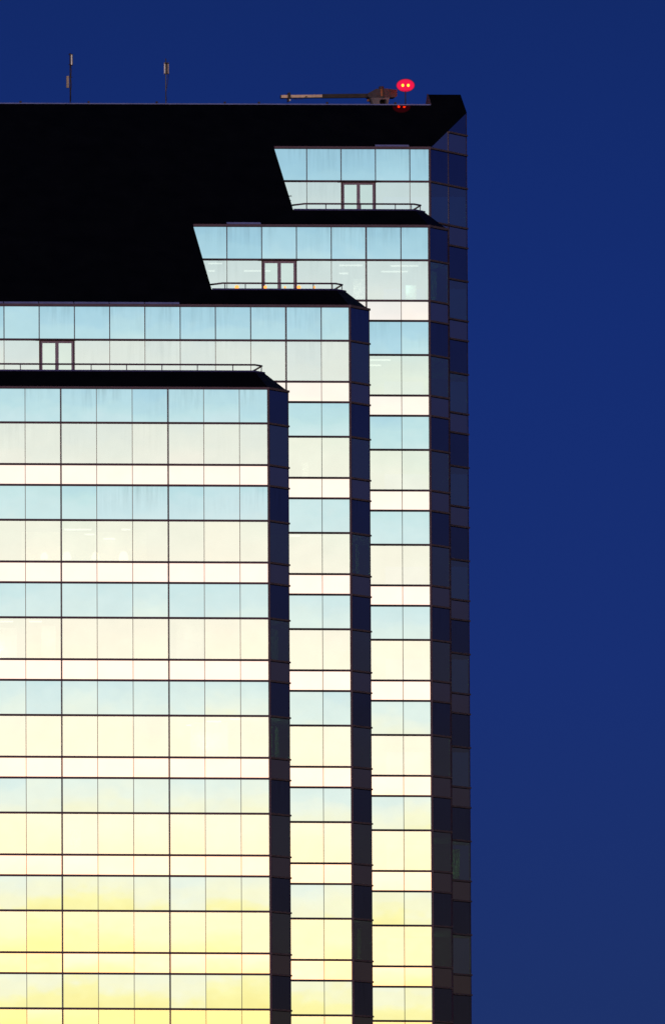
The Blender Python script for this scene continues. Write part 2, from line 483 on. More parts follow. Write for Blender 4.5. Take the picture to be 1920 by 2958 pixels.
for n in range(0, 7):
    for i in range(3):
        transom(1, lev(n, i), XL, XC[1], th=.062 if (n, i) == (0, 0) else TH)
        transom(2, lev(n, i), 3.2, XC[2])
        transom(3, lev(n, i), 6.2, XC[3])
for i in range(3): transom(2, lev(-1, i), XL, XC[2], th=.070 if i == 0 else TH)
for i in range(3):
    transom(3, lev(-2, i), NOTCH3 + .004, XC[3], th=.070 if i == 0 else TH)
    transom(3, lev(-1, i), 5.0, XC[3])
for i in range(2): transom(4, lev(-3, i), NOTCH4 + .004, XC[4], th=.070 if i == 0 else TH)
for f in (1, 2, 3):
    for n in range(TOPN[f], 7):
        for i in range(3): corner_transom(f, lev(n, i), 0, 1, th=.062 if (n, i) == (TOPN[f], 0) else TH)
for n in range(-3, 7):
    for i in range(3): corner_transom(4, lev(n, i), 0 if n < -1 else 1.0, 2)
corner_transom(4, lev(-4, 2), .995, 2)

def mullion(f, x, zlo, zhi, w, pr, material=M_JOINT, name='mullion'):
    bm = bmesh.new(); box(bm, x - w / 2, x + w / 2, YF[f] - pr, YF[f] + .055, zlo, zhi)
    return link(name, bm, material, tower)
ZB = lev(7, 0)
for k in range(-8, 3):
    if k in (0, -3, -6): mullion(1, k, ZB, lev(0, 0) - .03, .030, .045, M_FRAME)
    else: mullion(1, k, ZB, lev(0, 0) - .03, .0125, .012)
def topmull(f, k, n, thick):
    # blue band joints are wider than those between the windows below
    if thick: mullion(f, k, lev(n + 1, 0) if n < 0 else ZB, lev(n, 0) - .03, .032, .045, M_FRAME); return
    mullion(f, k, lev(n, 1) + .02, lev(n, 0) - .03, .022, .02, M_FRAME)
    mullion(f, k, lev(n + 1, 0), lev(n, 1) - .02, .0125, .012)
for k in range(-8, 6): topmull(2, k, -1, k in (4, -2 - 6))
mullion(2, 4, ZB, lev(0, 0), .032, .045, M_FRAME)
mullion(2, 5, ZB, lev(0, 0), .0125, .012)
for k in range(3, 9): topmull(3, k, -2, k == 7)
mullion(3, 7, ZB, lev(-1, 0), .032, .045, M_FRAME)
mullion(3, 8, ZB, lev(-1, 0), .0125, .012)
for k in range(6, 10): topmull(4, k, -3, False)
# corner posts where the front meets the chamfer, and thin posts at the outer edge
for f in (1, 2, 3, 4):
    zt_ = lev(TOPN[f], 0) - .03; x, y = XC[f], YF[f]
    zb_ = ZB if f < 4 else lev(-1, 0)
    bm = bmesh.new()
    prism_xy(bm, [(x - .042, y - .022), (x + .009, y - .022), (x + .009 + .042 * C7 * .55, y - .022 + .042 * C7 * .55 + .006), (x + .02, y + .06), (x - .042, y + .06)], zb_, zt_)
    link('corner_post', bm, M_FRAME, tower)
    bm = bmesh.new(); xo, yo = XO[f], YF[f] + C7 * CH[f]
    ztop = zt_ if f < 4 else S(yo) - .02
    prism_xy(bm, [(xo - .016, yo - .022), (xo + .010, yo + .004), (xo + .010, yo + .05), (xo - .016, yo + .05)], ZB, ztop)
    link('corner_post', bm, M_FRAME, tower)
bm = bmesh.new(); x, y = XC[4] + C7, YF[4] + C7
prism_xy(bm, [(x - .004, y - .022), (x + .014, y - .004), (x + .004, y + .03), (x - .02, y + .006)], ZB, S(y) - .03)
link('corner_mullion', bm, M_FRAME, tower)

# --- floors, core, side walls
for f in (1, 2, 3, 4):
    x, y, xo = XC[f], YF[f], XO[f]; yo = y + C7 * CH[f]
    left = {1: XL, 2: XL, 3: NOTCH3 + .02, 4: NOTCH4 + .02}[f]
    e = .07
    poly = [(left, y + e), (x - .03, y + e), (xo - e, yo + .03), (xo - e, y + 3.0), (left, y + 3.0)]
    bm = bmesh.new()
    for n in range(TOPN[f], 8):
        zt_ = lev(n, 2) - .0 ; zb_ = lev(n + 1, 1) + .0
        if n == 7: zb_ = -ZG
        prism_xy(bm, poly, zb_, zt_)
    prism_xy(bm, poly, lev(TOPN[f], 1), lev(TOPN[f], 0) - .02)
    link('floor_structure', bm, M_CEIL, tower)
    bm = bmesh.new()
    ex = .013 * f
    box(bm, left, xo - 2.2, y + 2.45, 16 + ex, -ZG, lev(TOPN[f], 0) - .03)
    link('core', bm, M_BODY, tower)
    bm = bmesh.new()
    if f == 4:
        prism_yz(bm, [(yo + .05, -ZG), (16, -ZG), (16, 10.8), (10.8, 10.8), (yo + .05, S(yo) - .06)], xo - .03, xo)
    else:
        box(bm, xo - .03, xo, yo + .05, y + D + (.75 if f < 3 else .2), -ZG, lev(TOPN[f], 0) - .03)
    link('side_wall', bm, C_SILL, tower)
# everything below the picture: the same glass bands carried down to the street, with storeys too low to be seen
bm = bmesh.new()
for f in (1, 2, 3, 4):
    x, y, xo = XC[f], YF[f], XO[f]; yo = y + C7 * CH[f]
    z = ZB; k = 0
    while z > -ZG + 1.2:
        h = (HB, HC, HW)[k % 3]
        prism_xy(bm, [(XL, y + .002), (x, y + .002), (xo, yo + .002), (xo, yo + .3), (x - .1, y + .06), (XL, y + .06)], z - h + .026, z - .026)
        z -= h; k += 1
lo = link('lower_glazing', bm, G_SILL, tower); lo['kind'] = 'stuff'
for i in range(3):                                       # bays past the picture's left edge, and corner glass hidden by the block in front
    bm = bmesh.new()
    for n in range(-1, 7):
        z1 = lev(n, i); z0 = lev(n, i + 1) if i < 2 else lev(n + 1, 0)
        for k in range(int(XL), -5):
            if n >= 0: box(bm, k + .006, k + .994, .0, .016, z0 + .006, z1 - .006)
            elif i < 2: box(bm, k + .006, k + .994, D, D + .016, z0 + .006, z1 - .006)
    lo = link('outlying_glazing', bm, (G_SPAN, G_VIS, G_SILL)[i], tower); lo['kind'] = 'stuff'
    bm = bmesh.new()
    for n in range(-1, 7):
        z1 = lev(n, i); z0 = lev(n, i + 1) if i < 2 else lev(n + 1, 0)
        slab(bm, [(XC[4] + C7 * u, YF[4] + C7 * u, z) for u, z in ((.04, z0 + .006), (.985, z0 + .006), (.985, z1 - .006), (.04, z1 - .006))], (-.011, .011, 0))
    lo = link('hidden_corner_glazing', bm, (C_SPAN, C_VIS, C_SILL)[i], tower); lo['kind'] = 'stuff'
# --- doors to the three terraces
def door(f, n, k):
    y = YF[f]; z1 = lev(n, 1) - .026; z0 = lev(n, 2) - .1
    bm = bmesh.new()
    fw = .040
    box(bm, k + .004, k + fw, y - .03, y + .05, z0, z1); box(bm, k + 1 - fw, k + .996, y - .03, y + .05, z0, z1)
    box(bm, k + fw, k + 1 - fw, y - .03, y + .05, z1 - .022, z1)
    d = link('double_door', bm, M_FRAME, tower)
    for s in (0, 1):
        a = k + fw + .002 if s == 0 else k + .5015; b = k + .4985 if s == 0 else k + 1 - fw - .002
        lw = .045; bm = bmesh.new()
        box(bm, a, a + lw, y - .022, y + .02, z0, z1 - .024); box(bm, b - lw, b, y - .022, y + .02, z0, z1 - .024)
        box(bm, a + lw, b - lw, y - .022, y + .02, z1 - .024 - .052, z1 - .024)
        link('door_leaf', bm, M_FRAME_L, d)
        bm = bmesh.new(); uvl = bm.loops.layers.uv.new('UVMap'); box(bm, a + lw, b - lw, y - .002, y + .012, z0, z1 - .076)
        link('door_glass', bm, G_VIS, d)
    bm = bmesh.new(); ball(bm, (k + .525, y - .05, z0 + .72), .014); link('door_knob', bm, M_PANELW, d, True)
    bm = bmesh.new(); box(bm, k - .07, k + 1.07, y - .16, y - TP - .002, z1 + .008, z1 + .034); link('door_canopy', bm, M_RAIL, d)
for q in doors: door(*q)

# --- roof
TK = (0, .05, -.05)
NL = -.0
bm = bmesh.new()
def sl(x, y): return (x, y, S(y))
slab(bm, [sl(XL, D), sl(NOTCH3, D), sl(NOTCH3, RIDGE), sl(XL, RIDGE)], TK)
slab(bm, [sl(NOTCH3, 2 * D), sl(NOTCH4, 2 * D), sl(NOTCH4, RIDGE), sl(NOTCH3, RIDGE)], TK)
slab(bm, [sl(NOTCH4, 3 * D), sl(XC[4] + .01, 3 * D), sl(XO[4] + .01, YF[4] + 2 * C7), sl(XO[4] + .01, RIDGE), sl(NOTCH4, RIDGE)], TK)
link('sloping_roof', bm, M_ROOF, tower)
# raised fin at the right hand end of the ridge
bm = bmesh.new()
prism_yz(bm, [(RIDGE, S(RIDGE)), (FIN, S(FIN)), (FIN + .3, S(RIDGE) - .02), (RIDGE + .01, S(RIDGE) - .02)], FINX + .012, XO[4] + .01)
link('ridge_fin', bm, M_ROOF, tower)
bm = bmesh.new()
prism_yz(bm, [(RIDGE - .03, S(RIDGE) - .03), (FIN, S(FIN) + .022), (FIN + .31, S(RIDGE) - .02)], FINX - .016, FINX + .012)
link('fin_gable', bm, M_HOUSE, tower)
bm = bmesh.new()
prism_yz(bm, [(RIDGE - .012, S(RIDGE) - .012), (RIDGE + .006, S(RIDGE) + .026), (RIDGE + .06, S(RIDGE) + .026), (RIDGE + .06, S(RIDGE) - .012)], XL, FINX - .018)
link('ridge_cap', bm, M_FLASH, tower)
for x in (-8, -6, -4, -2, 0, 2, 4, 5, 7, 9):
    bm = bmesh.new(); box(bm, x - .03, x + .025, RIDGE - .03, RIDGE + .03, S(RIDGE) + .0265, S(RIDGE) + .075)
    link('ridge_clip', bm, M_DARK, tower)
bm = bmesh.new(); box(bm, XL, XO[4] - .03, RIDGE + .06, 16, S(RIDGE) - .12, S(RIDGE) - .05)
link('roof_deck', bm, M_BODY, tower)
bm = bmesh.new()
prism_yz(bm, [(D + .12, S(D) - .03), (16.01, S(D) - .03), (16.01, S(RIDGE) - .13), (RIDGE + .04, S(RIDGE) - .13)], XL, NOTCH3 - .01)
prism_yz(bm, [(2 * D + .12, S(2 * D) - .03), (16.02, S(2 * D) - .03), (16.02, S(RIDGE) - .14), (RIDGE + .04, S(RIDGE) - .14)], NOTCH3 - .01, NOTCH4 - .01)
prism_yz(bm, [(3 * D + .12, S(3 * D) - .03), (16.03, S(3 * D) - .03), (16.03, S(RIDGE) - .15), (RIDGE + .04, S(RIDGE) - .15)], NOTCH4 - .01, XC[4] - .05)
link('roof_structure', bm, M_BODY, tower)
# short skirts, corner facets, terraces and their copings
t225 = math.tan(math.radians(22.5))
for f in (1, 2, 3):
    x, y, xo = XC[f], YF[f], XO[f]; yo = y + C7; d = DP
    left = {1: XL, 2: NOTCH3, 3: NOTCH4}[f]
    zA, zB = S(y), S(y) + SL * d
    A, B = (x, y), (xo, yo); A2, B2 = (x - d * t225, y + d), (xo - d, yo + d * t225)
    bm = bmesh.new()
    slab(bm, [(left, y, zA), (x, y, zA), (A2[0], A2[1], zB), (left, y + d, zB)], (0, .05, -.05))
    link('roof_skirt', bm, M_ROOF, tower)
    bm = bmesh.new()
    slab(bm, [(x, y, zA), (xo, yo, zA), (B2[0], B2[1], zB), (A2[0], A2[1], zB)], (-.035, .035, -.05))
    link('corner_skirt', bm, M_SKIRT, tower)
    bm = bmesh.new()
    yb = y + D - .02
    slab(bm, [(xo, yo, zA), (xo, yb, zA), (B2[0], yb, zB), (B2[0], B2[1], zB)], (-.05, 0, -.05))
    link('side_skirt', bm, M_ROOF, tower)
    bm = bmesh.new()
    prism_xy(bm, [(left + .01, y + d + .06), (A2[0] - .02, y + d + .06), (B2[0] - .06, B2[1] + .02), (B2[0] - .06, yb), (left + .01, yb)], zB - .12, zB - .05)
    link('terrace_floor', bm, M_BODY, tower)
    bm = bmesh.new()
    c = .035                                     # rounded coping, follows the chamfer
    l2 = left if f == 1 else left + .015
    path = [(l2, y + d, zB + .008), (A2[0], A2[1], zB + .008), (B2[0], B2[1], zB + .008), (B2[0], yb, zB + .008)]
    tube(bm, path, .026, 12)
    link('coping', bm, M_CAP, tower, True)
    # back wall below the slope inside the notch
    if f > 1:
        xn = left
        bm = bmesh.new()
        ya, yb2 = y + d, y + D
        slab(bm, [(xn, ya + .02, zB - .1), (xn, yb2 - .01, zB - .1), (xn, yb2 - .01, S(yb2) - .03), (xn, ya + .02, zB - .02)], (-.03, 0, 0))
        link('notch_wall', bm, M_BODY, tower)
# zinc flashings lifted proud of the eaves
def flashing(f, k):
    y = YF[f]; bm = bmesh.new()
    dx, u0, u1, o = .012, .004, .100, .016
    pts = [(k + dx, y + u0 - o, S(y + u0) + o), (k + 1 - dx, y + u0 - o, S(y + u0) + o), (k + 1 - dx, y + u1 - o, S(y + u1) + o), (k + dx, y + u1 - o, S(y + u1) + o)]
    slab(bm, pts, (0, .012, -.012)); link('flashing', bm, M_FLASH, tower)
for k in range(-6, 1): flashing(2, k)
flashing(3, 3); flashing(4, 8)
# rain stains on the coping joints
settle(tower)

# ---------------------------------------------------------------- railings
def railing(name, label, pts, posts, zfloor, back):
    t = thing(name, label, 'railing', (pts[0][0], pts[0][1], zfloor), 'terrace railings')
    bm = bmesh.new(); tube(bm, pts, .026, 10); link('top_rail', bm, M_RAIL, t, True)
    for (x, y, z) in posts:
        bm = bmesh.new(); tube(bm, [(x, y, zfloor), (x, y, z)], .0135, 8); link('post', bm, M_RAIL, t, True)
    settle(t)
def make_rail(f, left_pts, xr, zr, posts, label):
    y = YF[f] + DP + .25; zf = S(YF[f] + DP) - .05
    cpt = (XO[f] - DP - .05, y + .25, zr - .0)
    pts = left_pts + [(xr, y, zr), (xr + .25, y + .25, zr), (xr + .25 - .0, y + 1.6, zr)]
    ps = [(x, y, zr) for x in posts] + [(xr + .235, y + .235, zr)]
    railing('terrace_railing', label, pts, ps, zf, 0)
y1 = DP + .25
make_rail(1, [(XL, y1, 1.858)], 2.63, 1.858, [-7.9, -6.9, -5.9, -4.95] + [-3.96 + .995 * i for i in range(7)] ,
          'long mauve steel railing on the lowest terrace, in front of the widest door row')
y2 = D + DP + .25
make_rail(2, [(2.03, y2 + .42, 4.600), (2.40, y2, 4.600)], 5.61, 4.600, [2.462, 3.044, 4.05, 4.98, 5.52],
          'mauve steel railing on the middle terrace with orange lamps behind it')
y3 = 2 * D + DP + .25
make_rail(3, [(5.06, y3 + .38, 7.350), (5.44, y3, 7.350)], 8.59, 7.350, [5.49, 6.049, 7.05, 8.052, 8.512],
          'short mauve steel railing on the highest terrace under the roof crane')

# ---------------------------------------------------------------- terrace lamps (orange globes on the middle terrace)
LL = ['bright orange globe lamp nearest the left end of the middle terrace', 'orange globe lamp beside the left frame of the middle terrace door',
      'faint orange globe lamp in front of the right leaf of the middle terrace door', 'bright orange globe lamp by the right frame of the middle terrace door',
      'small orange globe lamp farthest right on the middle terrace, beside a railing post']
yl = 2 * D - .35
for (px, r), lab in zip(((684, .050), (766, .040), (823, .026), (863, .047), (907, .032)), LL):
    x, _, z = at(px, 829, yl)
    zf = S(D + DP) - .05
    t = thing('terrace_lamp', lab, 'lamp', (x, yl, zf), 'orange lamps on the middle terrace')
    bm = bmesh.new(); tube(bm, [(x, yl, zf), (x, yl, z - r * .8)], .012, 8); link('lamp_post', bm, M_DARK, t, True)
    bm = bmesh.new(); ball(bm, (x, yl, z), r * 1.2); link('globe', bm, M_ORANGE, t, True)
    settle(t)

# ---------------------------------------------------------------- rooftop: antenna masts
ym = 11.25
zdeck = S(RIDGE) - .05
def P(px, py, y=ym): return at(px, py, y)
t = thing('antenna_mast', 'tall thin mast on the roof ridge with one panel antenna high and one lower', 'antenna', (P(202.5, 290)[0], ym, zdeck))
x, _, zt_ = P(202.5, 152)
bm = bmesh.new(); tube(bm, [(x, ym, zdeck), (x, ym, zt_)], .017, 8); link('pole', bm, M_DARK, t, True)
def panel(t, px0, px1, py0, py1, y, material, framed=False):
    a = at(px0, py1, y); b = at(px1, py0, y)
    bm = bmesh.new(); box(bm, a[0], b[0], y - .03, y + .03, a[2], b[2]); p = link('panel_antenna', bm, material, t)
    if framed:
        bm = bmesh.new(); box(bm, b[0] + .002, b[0] + .016, y - .035, y + .035, a[2] - .02, b[2] + .02)
        box(bm, a[0] - .01, b[0] + .0, y - .035, y + .035, b[2] + .002, b[2] + .022); box(bm, a[0] - .01, b[0] + .0, y - .035, y + .035, a[2] - .022, a[2] - .002)
        link('panel_frame', bm, M_DARK, p)
    return p
panel(t, 204.8, 208.0, 157, 186, ym, M_PANELW, True)
panel(t, 192.2, 198.4, 218.5, 252.5, ym, M_PANEL)
for py, x0, x1 in ((155.5, 198.5, 210), (185, 199, 208), (221.5, 196, 209), (250, 197, 204)):
    a = P(x0, py); b = P(x1, py); bm = bmesh.new(); box(bm, a[0], b[0], ym - .02, ym + .045, a[2] - .008, a[2] + .008); link('bracket', bm, M_DARK, t)
a = [P(*q) for q in ((204, 188), (205.5, 205), (203.5, 225), (206, 245), (203.5, 262), (203.8, 290))]
bm = bmesh.new(); tube(bm, [(q[0] + .005, ym - .02, q[2]) for q in a], .009, 6); link('cable', bm, M_DARK, t, True)
settle(t)
t = thing('antenna_mast', 'slim roof mast carrying side by side pale panel antennas and a hanging cable', 'antenna', (P(478.8, 290)[0], ym, zdeck))
x, _, zt_ = P(478.8, 168)
bm = bmesh.new(); tube(bm, [(x, ym, zdeck), (x, ym, zt_)], .015, 8); link('pole', bm, M_STEEL, t, True)
panel(t, 474.0, 477.0, 179.5, 213, ym + .04, M_PANELW); panel(t, 484.2, 487.0, 179.5, 213, ym + .04, M_PANEL)
panel(t, 480.0, 482.5, 183, 212, ym + .12, M_PANEL)
for py in (181, 212):
    a = P(474.5, py); b = P(486.5, py); bm = bmesh.new(); box(bm, a[0], b[0], ym - .02, ym + .02, a[2] - .013, a[2] + .013); link('bracket', bm, M_DARK, t)
a = [P(*q) for q in ((485.5, 213), (485, 222), (483.5, 235), (481, 247), (479.5, 256), (478.5, 266), (480, 290))]
bm = bmesh.new(); tube(bm, [(q[0] + .006, ym - .02, q[2]) for q in a], .008, 6); link('cable', bm, M_DARK, t, True)
settle(t)

# small rod antenna peeping round the cut in the roof
ya = 7.75
t = thing('rod_antenna', 'small dark aerial with short rods beside the slanted roof edge of the top terrace', 'antenna', (at(833, 590, ya)[0], ya, S(2 * D + DP) - .05))
x, _, _z = at(829.5, 590, ya)
x = max(x, NOTCH4 + .03)
bm = bmesh.new(); tube(bm, [(x, ya, S(2 * D + DP) - .05), (x, ya, at(833, 558, ya)[2])], .012, 6); link('pole', bm, M_DARK, t, True)
for py, e in ((565.5, 842), (579, 840.5)):
    b = at(e, py, ya); bm = bmesh.new(); tube(bm, [(x, ya, b[2]), (b[0], ya, b[2])], .008, 6); link('boom', bm, M_DARK, t, True)
    for px in (836, 840.5) if e > 841 else (838.5,):
        q = at(px, py, ya); bm = bmesh.new(); tube(bm, [(q[0], ya, q[2] - .028), (q[0], ya, q[2] + .028)], .007, 6); link('rod', bm, M_DARK, t, True)
settle(t)

# ---------------------------------------------------------------- facade-cleaning crane
yc = 11.45
def Q(*pts): return [(at(px, py, yc)[0], at(px, py, yc)[2]) for px, py in pts]
t = thing('roof_crane', 'window cleaning crane lying on the roof with pale tipped boom and grey housing', 'crane', (at(1095, 299, yc)[0], yc, zdeck))
bm = bmesh.new(); prism_xz(bm, Q((1058.5, 270.6), (1061, 270.2), (1082.3, 257.4), (1110, 256.9), (1143.3, 260.2), (1143.3, 278.2), (1138.4, 282.4), (1066.5, 283.6), (1058.5, 280.6)), yc - .16, yc + .16)
bmesh.ops.bevel(bm, geom=[e for e in bm.edges], offset=.012, segments=2, affect='EDGES'); h = link('housing', bm, M_HOUSE, t)
bm = bmesh.new(); prism_xz(bm, Q((1094, 258), (1100.5, 258), (1101.5, 279), (1095.5, 279)), yc - .168, yc - .161); link('side_panel', bm, M_RUST, h)
bm = bmesh.new(); prism_xz(bm, Q((1101.2, 256.5), (1102.8, 256.5), (1104.4, 284), (1102.8, 284)), yc - .18, yc - .169); link('brace', bm, M_DARK, h)
bm = bmesh.new(); c = at(1101, 256.5, yc); lathe(bm, (c[0], yc, c[2]), [(.060, 0), (.060, .02), (.075, .022), (.075, .068), (.068, .08)]); link('cap', bm, M_DARK, t)
bm = bmesh.new()
pl = Q((1066.8, 283.0), (1121.5, 283.0), (1116.5, 303), (1075.2, 303))
ped = Q((1066.8, 283.0), (1121.5, 283.0), (1116.9, 303), (1114.2, 303), (1114.2, 293), (1112.0, 289.5), (1108.5, 288), (1098, 288), (1094.5, 289.5), (1092.8, 293), (1092.8, 303), (1075, 303))
prism_xz(bm, ped, yc - .15, yc + .15); link('pedestal', bm, M_PED, t)
bm = bmesh.new(); prism_xz(bm, Q((1090, 286), (1117, 286), (1116, 303), (1091, 303)), yc + .152, yc + .165); link('back_plate', bm, M_DARK, t)
bm = bmesh.new(); prism_xz(bm, Q((929.5, 271.3), (1061, 269.9), (1061, 281.2), (929.5, 282.4)), yc - .055, yc + .055); bo = link('boom', bm, M_DARK, t)
bm = bmesh.new(); prism_xz(bm, Q((810.5, 274.0), (929.4, 272.6), (929.4, 280.2), (810.5, 282.2)), yc - .045, yc + .045); bo2 = link('boom_tip', bm, M_BOOM, t); bo2['label'] = 'pale pink outer boom section'
bm = bmesh.new(); prism_xz(bm, Q((809.6, 273.4), (811, 273.4), (811, 283), (809.6, 283)), yc - .05, yc + .05); prism_xz(bm, Q((811, 282.2), (929.4, 280.3), (929.4, 281.9), (811, 283.6)), yc - .05, yc + .05)
link('boom_edge', bm, M_DARK, t)
bm = bmesh.new(); prism_xz(bm, Q((830.3, 268), (832.5, 266.6), (835.5, 266.9), (836.8, 269), (836.8, 291), (833, 293), (830.3, 293.6)), yc - .08, yc + .08); cl = link('clamp', bm, M_DARK, t)
c = at(837.4, 287.8, yc - .09); bm = bmesh.new(); ball(bm, c, .026); link('work_lamp', bm, M_PANELW, cl, True)
c = at(1063, 289.2, yc); bm = bmesh.new(); ball(bm, (c[0], yc - .02, c[2]), .042, 1.1, 1, 1); link('hook_block', bm, M_RUST, t, True)
c2 = at(1069, 284, yc); bm = bmesh.new(); tube(bm, [(c[0], yc, c[2]), (c2[0], yc, c2[2])], .014, 6); link('hook_arm', bm, M_DARK, t, True)
cp = [at(px, py, yc - .06) for px, py in ((838, 280), (846, 284), (855, 286.5), (864, 287), (872, 284.5), (879, 280.5), (885, 277.2))]
bm = bmesh.new(); tube(bm, cp, .006, 6); link('cable', bm, M_DARK, t, True)
c = at(884, 278, yc - .055); bm = bmesh.new(); box(bm, c[0] - .02, c[0] + .02, yc - .07, yc - .046, c[2] - .012, c[2] + .014); link('cable_clip', bm, M_DARK, t)
settle(t)

# ---------------------------------------------------------------- obstruction beacon: two red lamps on one post
yb_ = 10.96
t = thing('warning_beacon', 'twin red aircraft warning lamp glowing on a thin post by the ridge', 'beacon', (at(1170.8, 300, yb_)[0], yb_, zdeck))
xp_, _, zp_ = at(1170.5, 259.5, yb_)
bm = bmesh.new(); tube(bm, [(xp_, yb_, zdeck), (xp_, yb_, zp_)], .018, 8); link('post', bm, M_DARK, t, True)
xa, _, za = at(1162.9, 245.3, yb_); xb = at(1178.6, 245.3, yb_)[0]
bm = bmesh.new(); box(bm, xa - .03, xb + .03, yb_ - .03, yb_ + .03, zp_ - .02, zp_); link('crossbar', bm, M_DARK, t)
bm = bmesh.new(); ball(bm, ((xa + xb) / 2, yb_, za + .0), .200, 1.38, 1.0, 1.02, 48)  # oversized glowing shell shaped as the halo around both bulbs
L = link('lens', bm, M_HALO, t, True)  # added glow shell standing in for the bulbs' halo, not a real lens
for xx in (xa, xb):
    bm = bmesh.new(); ball(bm, (xx, yb_, za), .038, 1, 1, 1.15, 16); link('bulb', bm, M_BULB, L, True)
    ld = bpy.data.lights.new('beacon_light', 'POINT'); ld.energy = 26; ld.color = (1, .04, .05); ld.shadow_soft_size = .05
    lo_ = bpy.data.objects.new('beacon_light', ld); COL.objects.link(lo_); lo_.location = W(xx, yb_, za)
    lo_.parent = t
settle(t)

# ---------------------------------------------------------------- inside the offices
def ceiling_light(px0, px1, py, f, depth, label, th=.022, grp='fluorescent ceiling lights behind the glass'):
    y = YF[f] + depth
    a, b = at(px0, py, y), at(px1, py, y)
    t = thing('ceiling_light', label, 'light', ((a[0] + b[0]) / 2, y, a[2]), grp)
    bm = bmesh.new(); box(bm, a[0], b[0], y - .05, y + .05, a[2] + th, a[2] + th + .02); link('housing', bm, M_WALL, t)
    bm = bmesh.new(); tube(bm, [(a[0] + .01, y, a[2]), (b[0] - .01, y, b[2])], th, 8); link('tube', bm, M_TUBE, t, True)
    settle(t)
CL = [
 (601, 643, 760.5, 3, .6, 'short ceiling tube high behind the left end of the middle terrace glass'),
 (601, 621, 782, 3, .9, 'short ceiling tube beside the slanted roof edge, lower of the two at the middle terrace'),
 (704, 781, 782, 3, .9, 'long ceiling tube seen behind the left frame of the middle terrace door'),
 (979, 1047, 766, 3, .6, 'ceiling tube above the right end of the middle terrace railing, upper of two'),
 (979, 1006, 789.5, 3, 1.0, 'short ceiling tube above the right end of the middle terrace railing, lower of two'),
 (1128, 1208, 767.5, 3, .6, 'upper long ceiling tube in the window next to the dark corner, below the top terrace'),
 (1100, 1178, 784, 3, .9, 'lower long ceiling tube in the window next to the dark corner, below the top terrace'),
 (1066, 1128, 1039.5, 3, .6, 'upper ceiling tube in the right glass column one floor below the middle terrace row'),
 (1066, 1101, 1055, 3, .9, 'lower ceiling tube in the right glass column one floor below the middle terrace row'),
 (836, 868, 1548, 2, .6, 'faint ceiling tube in the narrow middle glass column, second window row'),
 (185, 265, 1530, 1, .6, 'longest ceiling tube in the room with four warm lamps'),
 (244, 274, 1544, 1, .9, 'short ceiling tube just below the longest one in the room with four warm lamps'),
 (298, 333, 1556.5, 1, 1.1, 'lowest short ceiling tube, right of the middle in the room with four warm lamps'),
 (351, 378, 1530, 1, .6, 'short ceiling tube above the rightmost of the four warm lamps'),
 (0, 39, 1796, 1, .6, 'ceiling tube at the left picture edge above the big white glow'),
 (83, 122, 1796, 1, .6, 'ceiling tube right of the big white glow at the left picture edge'),
 (537, 553, 2096, 1, .9, 'very short ceiling tube left of the bright office wall near the dark corner'),
 (595, 640, 2085, 1, .7, 'ceiling tube right above the bright office wall near the dark corner'),
 (664, 694, 2078, 1, .6, 'ceiling tube nearest the dark corner above the bright office wall'),
]
for a in CL: ceiling_light(*a)
def floor_lamp(px, py, f, depth, r, label):
    y = YF[f] + depth; c = at(px, py, y)
    n = round((Z0 - HB - c[2]) / ST - .5); zf = lev(n, 2)
    zf = max(v for v in [lev(q, 2) for q in range(-3, 8)] if v < c[2])
    t = thing('shaded_lamp', label, 'lamp', (c[0], y, zf), 'warm lamps in one office')
    bm = bmesh.new(); tube(bm, [(c[0], y, zf), (c[0], y, c[2])], .012, 8); link('stem', bm, M_DARK, t, True)
    bm = bmesh.new(); lathe(bm, (c[0], y, c[2]), [(r, -r * .9), (r * 1.05, -r * .5), (r * .9, .2 * r), (r * .6, r * .8), (r * .25, r)], 20); link('lamp_shade', bm, M_SHADE, t, True)
    ld = bpy.data.lights.new('lamp_light', 'POINT'); ld.energy = 5; ld.color = (1, .70, .42); ld.shadow_soft_size = .1
    lo_ = bpy.data.objects.new('lamp_light', ld); COL.objects.link(lo_); lo_.location = W(c[0], y + .05, c[2] + r * 1.5); lo_.parent = t
    settle(t)
for px, r, lab in ((128, .10, 'brightest warm shaded lamp, leftmost of four in one office row'), (193, .12, 'dim warm shaded lamp just right of the thick mullion'),
                   (276, .11, 'warm shaded lamp behind the thin joint, third from the left of four'), (357, .13, 'widest warm shaded lamp, rightmost of four in one office row')):
    floor_lamp(px, 1606, 1, .45, r, lab)
def lit_wall(px0, px1, py0, py1, f, depth, label, energy, col=(1, .97, .9), lx=.5, lz=.5, out=.35):
    y = YF[f] + depth; a = at(px0, py1, y); b = at(px1, py0, y)
    w = b[0] - a[0]; h = b[2] - a[2]
    zf = max(v for v in [lev(q, 2) for q in range(-4, 8)] if v <= a[2] + .3)
    t = thing('office_partition', label, 'partition', ((a[0] + b[0]) / 2, y, zf), 'lit partitions inside the offices'); t['kind'] = 'thing'
    bm = bmesh.new(); box(bm, a[0] + .02, b[0] - .02, y, y + .03, zf + .001, b[2] - .02); link('panel', bm, M_WALL, t)
    bm = bmesh.new(); box(bm, a[0], a[0] + .02, y - .005, y + .035, zf + .001, b[2]); box(bm, b[0] - .02, b[0], y - .005, y + .035, zf + .001, b[2]); box(bm, a[0] + .02, b[0] - .02, y - .005, y + .035, b[2] - .02, b[2])
    link('panel_frame', bm, M_CEIL, t)
    ld = bpy.data.lights.new('office_light', 'POINT'); ld.energy = energy; ld.color = col; ld.shadow_soft_size = .12
    lo_ = bpy.data.objects.new('office_light', ld); COL.objects.link(lo_); lo_.location = W(a[0] + w * lx, y - out, a[2] + h * lz); lo_.parent = t
    settle(t)
lit_wall(1018, 1053, 803, 880, 3, 1.2, 'bright narrow partition left of the thick mullion, above the black corner roof', 7)
